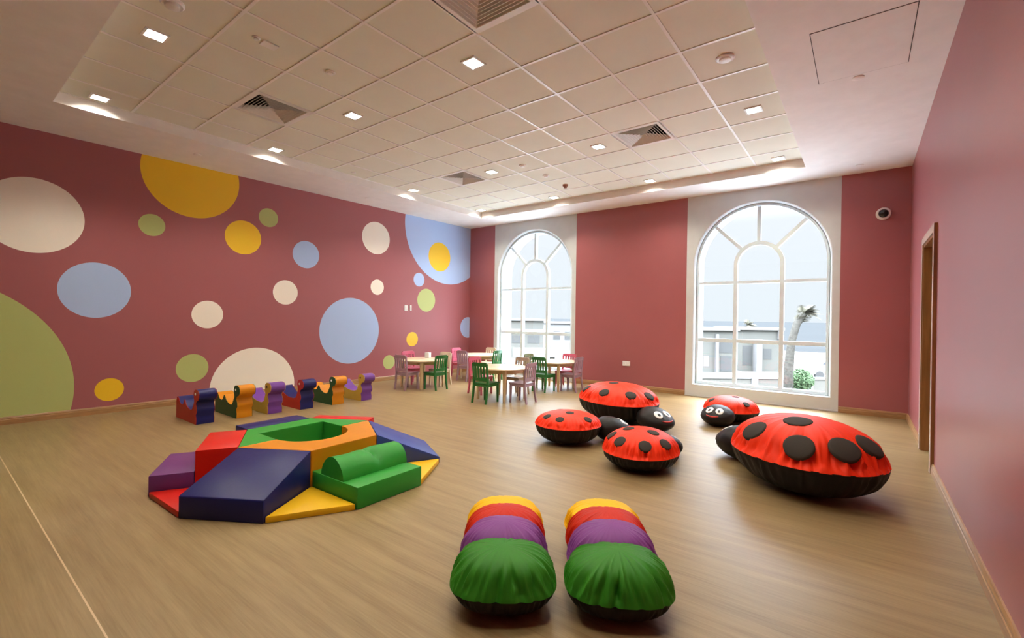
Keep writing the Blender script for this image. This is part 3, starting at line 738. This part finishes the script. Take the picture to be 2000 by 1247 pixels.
NYB = node_mat('pupil_black', (.01, .01, .01), .4); mouth_m = node_mat('mouth_red', (.55, .03, .02), .5)
ladybug(-.351, 4.27, math.radians(137), .56, .49, .275, .285, .42, .24, .36, [(.12, .80), (-.16, .28), (-.56, .67), (-.82, .19), (-.77, -.29), (.5, -.6)], .098, 'largest ladybug cushion at right, head turned away to the left', 1.0, .035, [(1.75, .05, .035), (2.05, .04, .03), (2.42, .05, .04), (2.72, .06, .045), (2.95, .045, .03), (3.3, .05, .035), (3.75, .05, .04)])
ladybug(-2.50, 5.56, math.radians(-28), .56, .47, .265, .215, .36, .22, .31, [(.31, -.74), (.76, -.3), (0, -.15), (-.4, -.72), (.84, .22), (-.1, .75)], .066, 'big ladybug cushion at the back with smiling face turned to the right', 5.0, .03)
ladybug(-2.44, 4.19, math.radians(45), .345, .325, .20, .13, .34, .18, .29, [(-.7, -.23), (-.41, -.64), (-.01, -.25), (.43, -.65), (-.1, .7)], .043, 'small ladybug cushion at the left of the group, black pointed head to the right', 9.0)
ladybug(-1.537, 3.908, math.radians(82), .345, .32, .155, .19, .28, .17, .24, [(-.53, .57), (-.81, .12), (-.66, -.53), (-.16, -.82), (-.05, -.4), (-.2, .26), (.6, .1)], .052, 'small ladybug cushion in front, nearest the camera, head hidden behind it', 13.0)
ladybug(-1.344, 6.49, math.radians(-97), .34, .33, .15, .17, .30, .21, .28, [(.38, .69), (.5, -.55), (.05, .19), (-.5, -.45)], .042, 'small ladybug cushion under the large window with face towards the camera', 17.0)

# caterpillar cushions: four gathered lobes, front lobe green
GC = {False: [(3.05, .13, .05), (3.42, .10, .06), (2.75, .07, .05), (3.75, .09, .05), (2.35, .05, .04)], True: [(2.72, .12, .05), (3.02, .13, .045), (3.38, .07, .05), (3.9, .09, .04), (2.3, .05, .05)]}
def caterpillar(x, y, ang, label, seed):
    root = empty('caterpillar_cushion', (x, y, 0), ang, label, 'floor cushion', 'caterpillar floor cushions')
    # local +x runs from the front (green) lobe to the tail
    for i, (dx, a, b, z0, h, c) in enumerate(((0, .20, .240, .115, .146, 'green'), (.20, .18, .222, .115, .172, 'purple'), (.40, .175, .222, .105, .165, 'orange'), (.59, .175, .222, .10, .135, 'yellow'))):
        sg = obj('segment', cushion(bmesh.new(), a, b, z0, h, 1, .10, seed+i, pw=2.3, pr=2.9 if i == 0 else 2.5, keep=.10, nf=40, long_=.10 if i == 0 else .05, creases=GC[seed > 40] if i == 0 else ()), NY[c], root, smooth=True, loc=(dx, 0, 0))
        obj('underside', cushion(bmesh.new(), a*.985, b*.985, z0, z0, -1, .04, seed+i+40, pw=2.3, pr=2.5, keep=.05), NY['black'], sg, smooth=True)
caterpillar(-1.285, 1.645, math.radians(127.5), 'left one of the two caterpillar cushions in the foreground, green lobe in front', 31)
caterpillar(-.860, 1.938, math.radians(122.5), 'right one of the two caterpillar cushions in the foreground, green lobe in front', 47)

# ------------------------------------------------------------------ outside
def at(u, d, z): 
    l = (u-1000)/FPX*d; p = Vector((FW.x, FW.y, 0)).normalized()*d+R0*l; return Vector((p.x, p.y, z))
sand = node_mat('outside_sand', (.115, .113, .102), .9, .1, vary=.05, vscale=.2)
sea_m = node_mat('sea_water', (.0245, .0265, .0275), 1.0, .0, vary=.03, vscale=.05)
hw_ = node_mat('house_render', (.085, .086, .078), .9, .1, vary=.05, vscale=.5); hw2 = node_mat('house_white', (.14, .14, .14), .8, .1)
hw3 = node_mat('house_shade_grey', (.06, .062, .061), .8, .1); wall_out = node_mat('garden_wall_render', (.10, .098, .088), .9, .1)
GZ = -4.0
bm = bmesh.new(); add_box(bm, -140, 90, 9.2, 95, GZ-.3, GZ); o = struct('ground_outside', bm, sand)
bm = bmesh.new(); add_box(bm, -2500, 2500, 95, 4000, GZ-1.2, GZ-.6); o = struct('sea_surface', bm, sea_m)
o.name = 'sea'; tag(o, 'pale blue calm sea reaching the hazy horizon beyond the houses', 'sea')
def house(u0, u1, d, dep, ztop, label, details, mat=hw_):
    """a block standing across the view at depth d"""
    p0, p1 = at(u0, d, 0), at(u1, d, 0); ex = (p1-p0); W = ex.length; ang = math.atan2(ex.y, ex.x)
    root = empty('house', (p0.x, p0.y, GZ), ang, label, 'house', 'houses outside the windows')
    HH = ztop-GZ
    obj('wall', box(0, W, 0, dep, 0, HH), mat, root)
    obj('roof', box(-.25, W+.25, -.25, dep+.25, HH, HH+.25), hw2, root)
    for (nm, a0, a1, z0, z1, t_, m) in details:
        obj(nm, box(a0*W, a1*W, -t_ if t_ > 0 else -.02, .02, z0*HH, z1*HH), m, root)
    return root
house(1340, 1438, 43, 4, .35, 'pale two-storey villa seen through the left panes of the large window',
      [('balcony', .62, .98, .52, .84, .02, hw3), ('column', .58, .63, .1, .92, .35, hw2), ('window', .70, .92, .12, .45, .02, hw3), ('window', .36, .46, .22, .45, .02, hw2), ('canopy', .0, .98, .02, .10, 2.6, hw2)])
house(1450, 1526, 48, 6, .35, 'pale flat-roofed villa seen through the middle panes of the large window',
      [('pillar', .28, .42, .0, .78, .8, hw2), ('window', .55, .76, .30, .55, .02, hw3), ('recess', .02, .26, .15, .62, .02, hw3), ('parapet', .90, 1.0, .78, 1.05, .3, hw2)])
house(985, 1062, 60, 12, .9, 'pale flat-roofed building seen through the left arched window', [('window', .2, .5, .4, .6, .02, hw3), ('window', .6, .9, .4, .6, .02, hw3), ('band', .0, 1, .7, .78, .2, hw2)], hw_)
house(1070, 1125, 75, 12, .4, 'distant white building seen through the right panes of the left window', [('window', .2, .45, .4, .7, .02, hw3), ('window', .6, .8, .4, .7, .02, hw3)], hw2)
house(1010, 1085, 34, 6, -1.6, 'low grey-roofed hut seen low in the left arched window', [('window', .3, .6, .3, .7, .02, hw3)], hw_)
bounce_m = node_mat('bounce_slab_pale', (.30, .32, .34), .8, .2)
bm = bmesh.new(); add_box(bm, -14, 8, 8.62, 13.2, -.75, -.6); struct('bounce_slab_outside', bm, bounce_m)  # unseen slab, added to bounce skylight up to the ceiling
# boundary wall
p0, p1 = at(960, 30.5, 0), at(1680, 31.5, 0); ex = p1-p0
root = empty('boundary_wall', (p0.x, p0.y, GZ), math.atan2(ex.y, ex.x), 'low pale garden wall across the foot of the view outside', 'garden wall')
obj('wall', box(0, ex.length, 0, .3, 0, 1.35), wall_out, root); obj('coping', box(0, ex.length, -.06, .36, 1.35, 1.47), hw2, root)
for q in (.3, .52, .70, .71*1.2): obj('pier', box(q*ex.length, q*ex.length+.45, -.1, .4, 0, 1.75), hw2, root)
# palms and shrub
trunk_m = node_mat('palm_trunk', (.050, .048, .042), .9, .1, vary=.25, vscale=8); frond_m = node_mat('palm_frond', (.085, .082, .060), .8, .2, vary=.2, vscale=3); leaf_m = node_mat('shrub_leaf', (.05, .085, .04), .8, .2, vary=.3, vscale=4)
def frond(bm, o, d, L, droop, w):
    d = d.normalized(); side_ = d.cross(Vector((0, 0, 1))); side_ = side_.normalized() if side_.length > .01 else Vector((1, 0, 0))
    pts = [o+d*L*t-Vector((0, 0, droop*t*t)) for t in [i/9 for i in range(10)]]
    for a, b_ in zip(pts, pts[1:]):
        i = pts.index(a)
        for s_ in (-1, 1):
            for kk in range(3):
                q = a.lerp(b_, kk/3); ln = w*math.sin(PI*min((i+kk/3+1)/10.5, 1))
                tip = q+side_*s_*ln+d*ln*.6-Vector((0, 0, ln*.35)); v_ = (b_-a)*.28
                bm.faces.new([bm.verts.new(p) for p in (q, q+v_, tip)])
    add_tube(bm, pts, [.03*(1-i/11) for i in range(10)], 5)
def palm(pts, rad, crown, nf, L, wind, label, seed):
    base = pts[0]; root = empty('palm_tree', base, 0, label, 'palm tree', 'palms outside the large window')
    bm = bmesh.new(); P = [p-base for p in pts]; add_tube(bm, P, rad, 12); obj('trunk', bm, trunk_m, root, smooth=True)
    rnd = random.Random(seed); bm = bmesh.new(); top = P[-1]
    for i in range(nf):
        d = Vector((rnd.uniform(-1, 1), rnd.uniform(-1, 1), rnd.uniform(-.3, 1)))*.8+wind
        frond(bm, top, d, L*rnd.uniform(.6, 1), L*rnd.uniform(.1, .5), L*.28)
    if nf > 40:                                  # shaggy skirt of dry fronds below the crown
        for i in range(60):
            t_ = rnd.uniform(0, 1); o0 = P[-2].lerp(P[-1], t_); d = Vector((rnd.uniform(-1, 1), rnd.uniform(-1, 1), rnd.uniform(.2, 1.3)))*.7+wind*.8
            frond(bm, o0, d, L*rnd.uniform(.4, .75), L*rnd.uniform(.0, .3), L*.2)
    obj('crown', bm, frond_m, root)
dd = 26
palm([at(1541, dd, GZ), at(1541, dd, -1.6), at(1546, dd, .1), at(1556, dd, 1.15), at(1568, dd, 1.75)], [.30, .27, .2, .2, .22], 1, 46, 1.05, R0*.75+Vector((0, 0, .35)), 'leaning windblown palm in the right panes of the large window', 3)
palm([at(1460, 56, GZ), at(1459, 56, -.5), at(1461, 56, .75)], [.25, .2, .18], 1, 26, 1.3, R0*.3+Vector((0, 0, .2)), 'small distant palm rising over the villa roof', 5)
c = at(1566, 29, GZ); root = empty('shrub', c, 0, 'round green shrub beside the foot of the leaning palm', 'shrub'); rnd = random.Random(8); bm = bmesh.new()
for i in range(1500):
    v_ = Vector((rnd.gauss(0, 1), rnd.gauss(0, 1), rnd.gauss(0, 1))).normalized()*rnd.uniform(.55, 1); p = Vector((v_.x*.75, v_.y*.75, 1.6+v_.z*.7)); u_ = Vector((rnd.uniform(-1, 1), rnd.uniform(-1, 1), rnd.uniform(-1, 1))).normalized()*.11; w_ = u_.orthogonal().normalized()*.05
    bm.faces.new([bm.verts.new(q) for q in (p-u_, p+w_, p+u_, p-w_)])
obj('foliage', bm, leaf_m, root); bm = bmesh.new()
for k in range(5):
    a = k*1.3; add_tube(bm, [(0, 0, 0), (.2*math.cos(a), .2*math.sin(a), .8), (.45*math.cos(a), .45*math.sin(a), 1.6)], [.06, .04, .02], 6)
obj('stem', bm, trunk_m, root)
# parked white car
p0 = at(1622, 35.5, 0); root = empty('car', (p0.x, p0.y, GZ), math.atan2(R0.y, R0.x)+PI, 'white parked car outside behind the garden wall, lower right panes', 'car')
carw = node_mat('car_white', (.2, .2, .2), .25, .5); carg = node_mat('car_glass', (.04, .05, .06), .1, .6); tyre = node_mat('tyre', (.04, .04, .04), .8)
bodyp = [(-2.2, .35), (-2.2, .85), (-1.9, .98), (-1.1, 1.05), (-.5, 1.5), (.9, 1.55), (1.6, 1.1), (2.15, 1.0), (2.2, .4)]
def extr(P, y0, y1):
    bm = bmesh.new(); A = [bm.verts.new((a, y0, b_)) for a, b_ in P]; B = [bm.verts.new((a, y1, b_)) for a, b_ in P]
    bm.faces.new(A); bm.faces.new(B[::-1])
    for i in range(len(P)): bm.faces.new((A[i], A[(i+1) % len(P)], B[(i+1) % len(P)], B[i]))
    bmesh.ops.bevel(bm, geom=bm.edges[:], offset=.04, segments=2, affect='EDGES'); return bm
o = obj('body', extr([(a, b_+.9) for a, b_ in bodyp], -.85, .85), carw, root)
obj('side_window', extr([(-.85, 2.05), (-.42, 2.36), (.8, 2.4), (1.25, 2.05)], -.875, .875), carg, root)
for wx in (-1.35, 1.35):
    for wy in (-.8, .8):
        bm = bmesh.new(); add_lathe(bm, [(.33, -.1), (.33, .1)], 24, 'Y', (wx, wy, 1.23)); obj('wheel', bm, tyre, root)
bm = bmesh.new(); q0 = at(1640, 38, 0); pl_ = empty('raised_parking', (p0.x, p0.y, GZ), math.atan2(R0.y, R0.x), 'raised sandy terrace the white car stands on', 'terrace')
obj('terrace', box(-4.5, 8, -1.5, 4, 0, .9), sand, pl_)
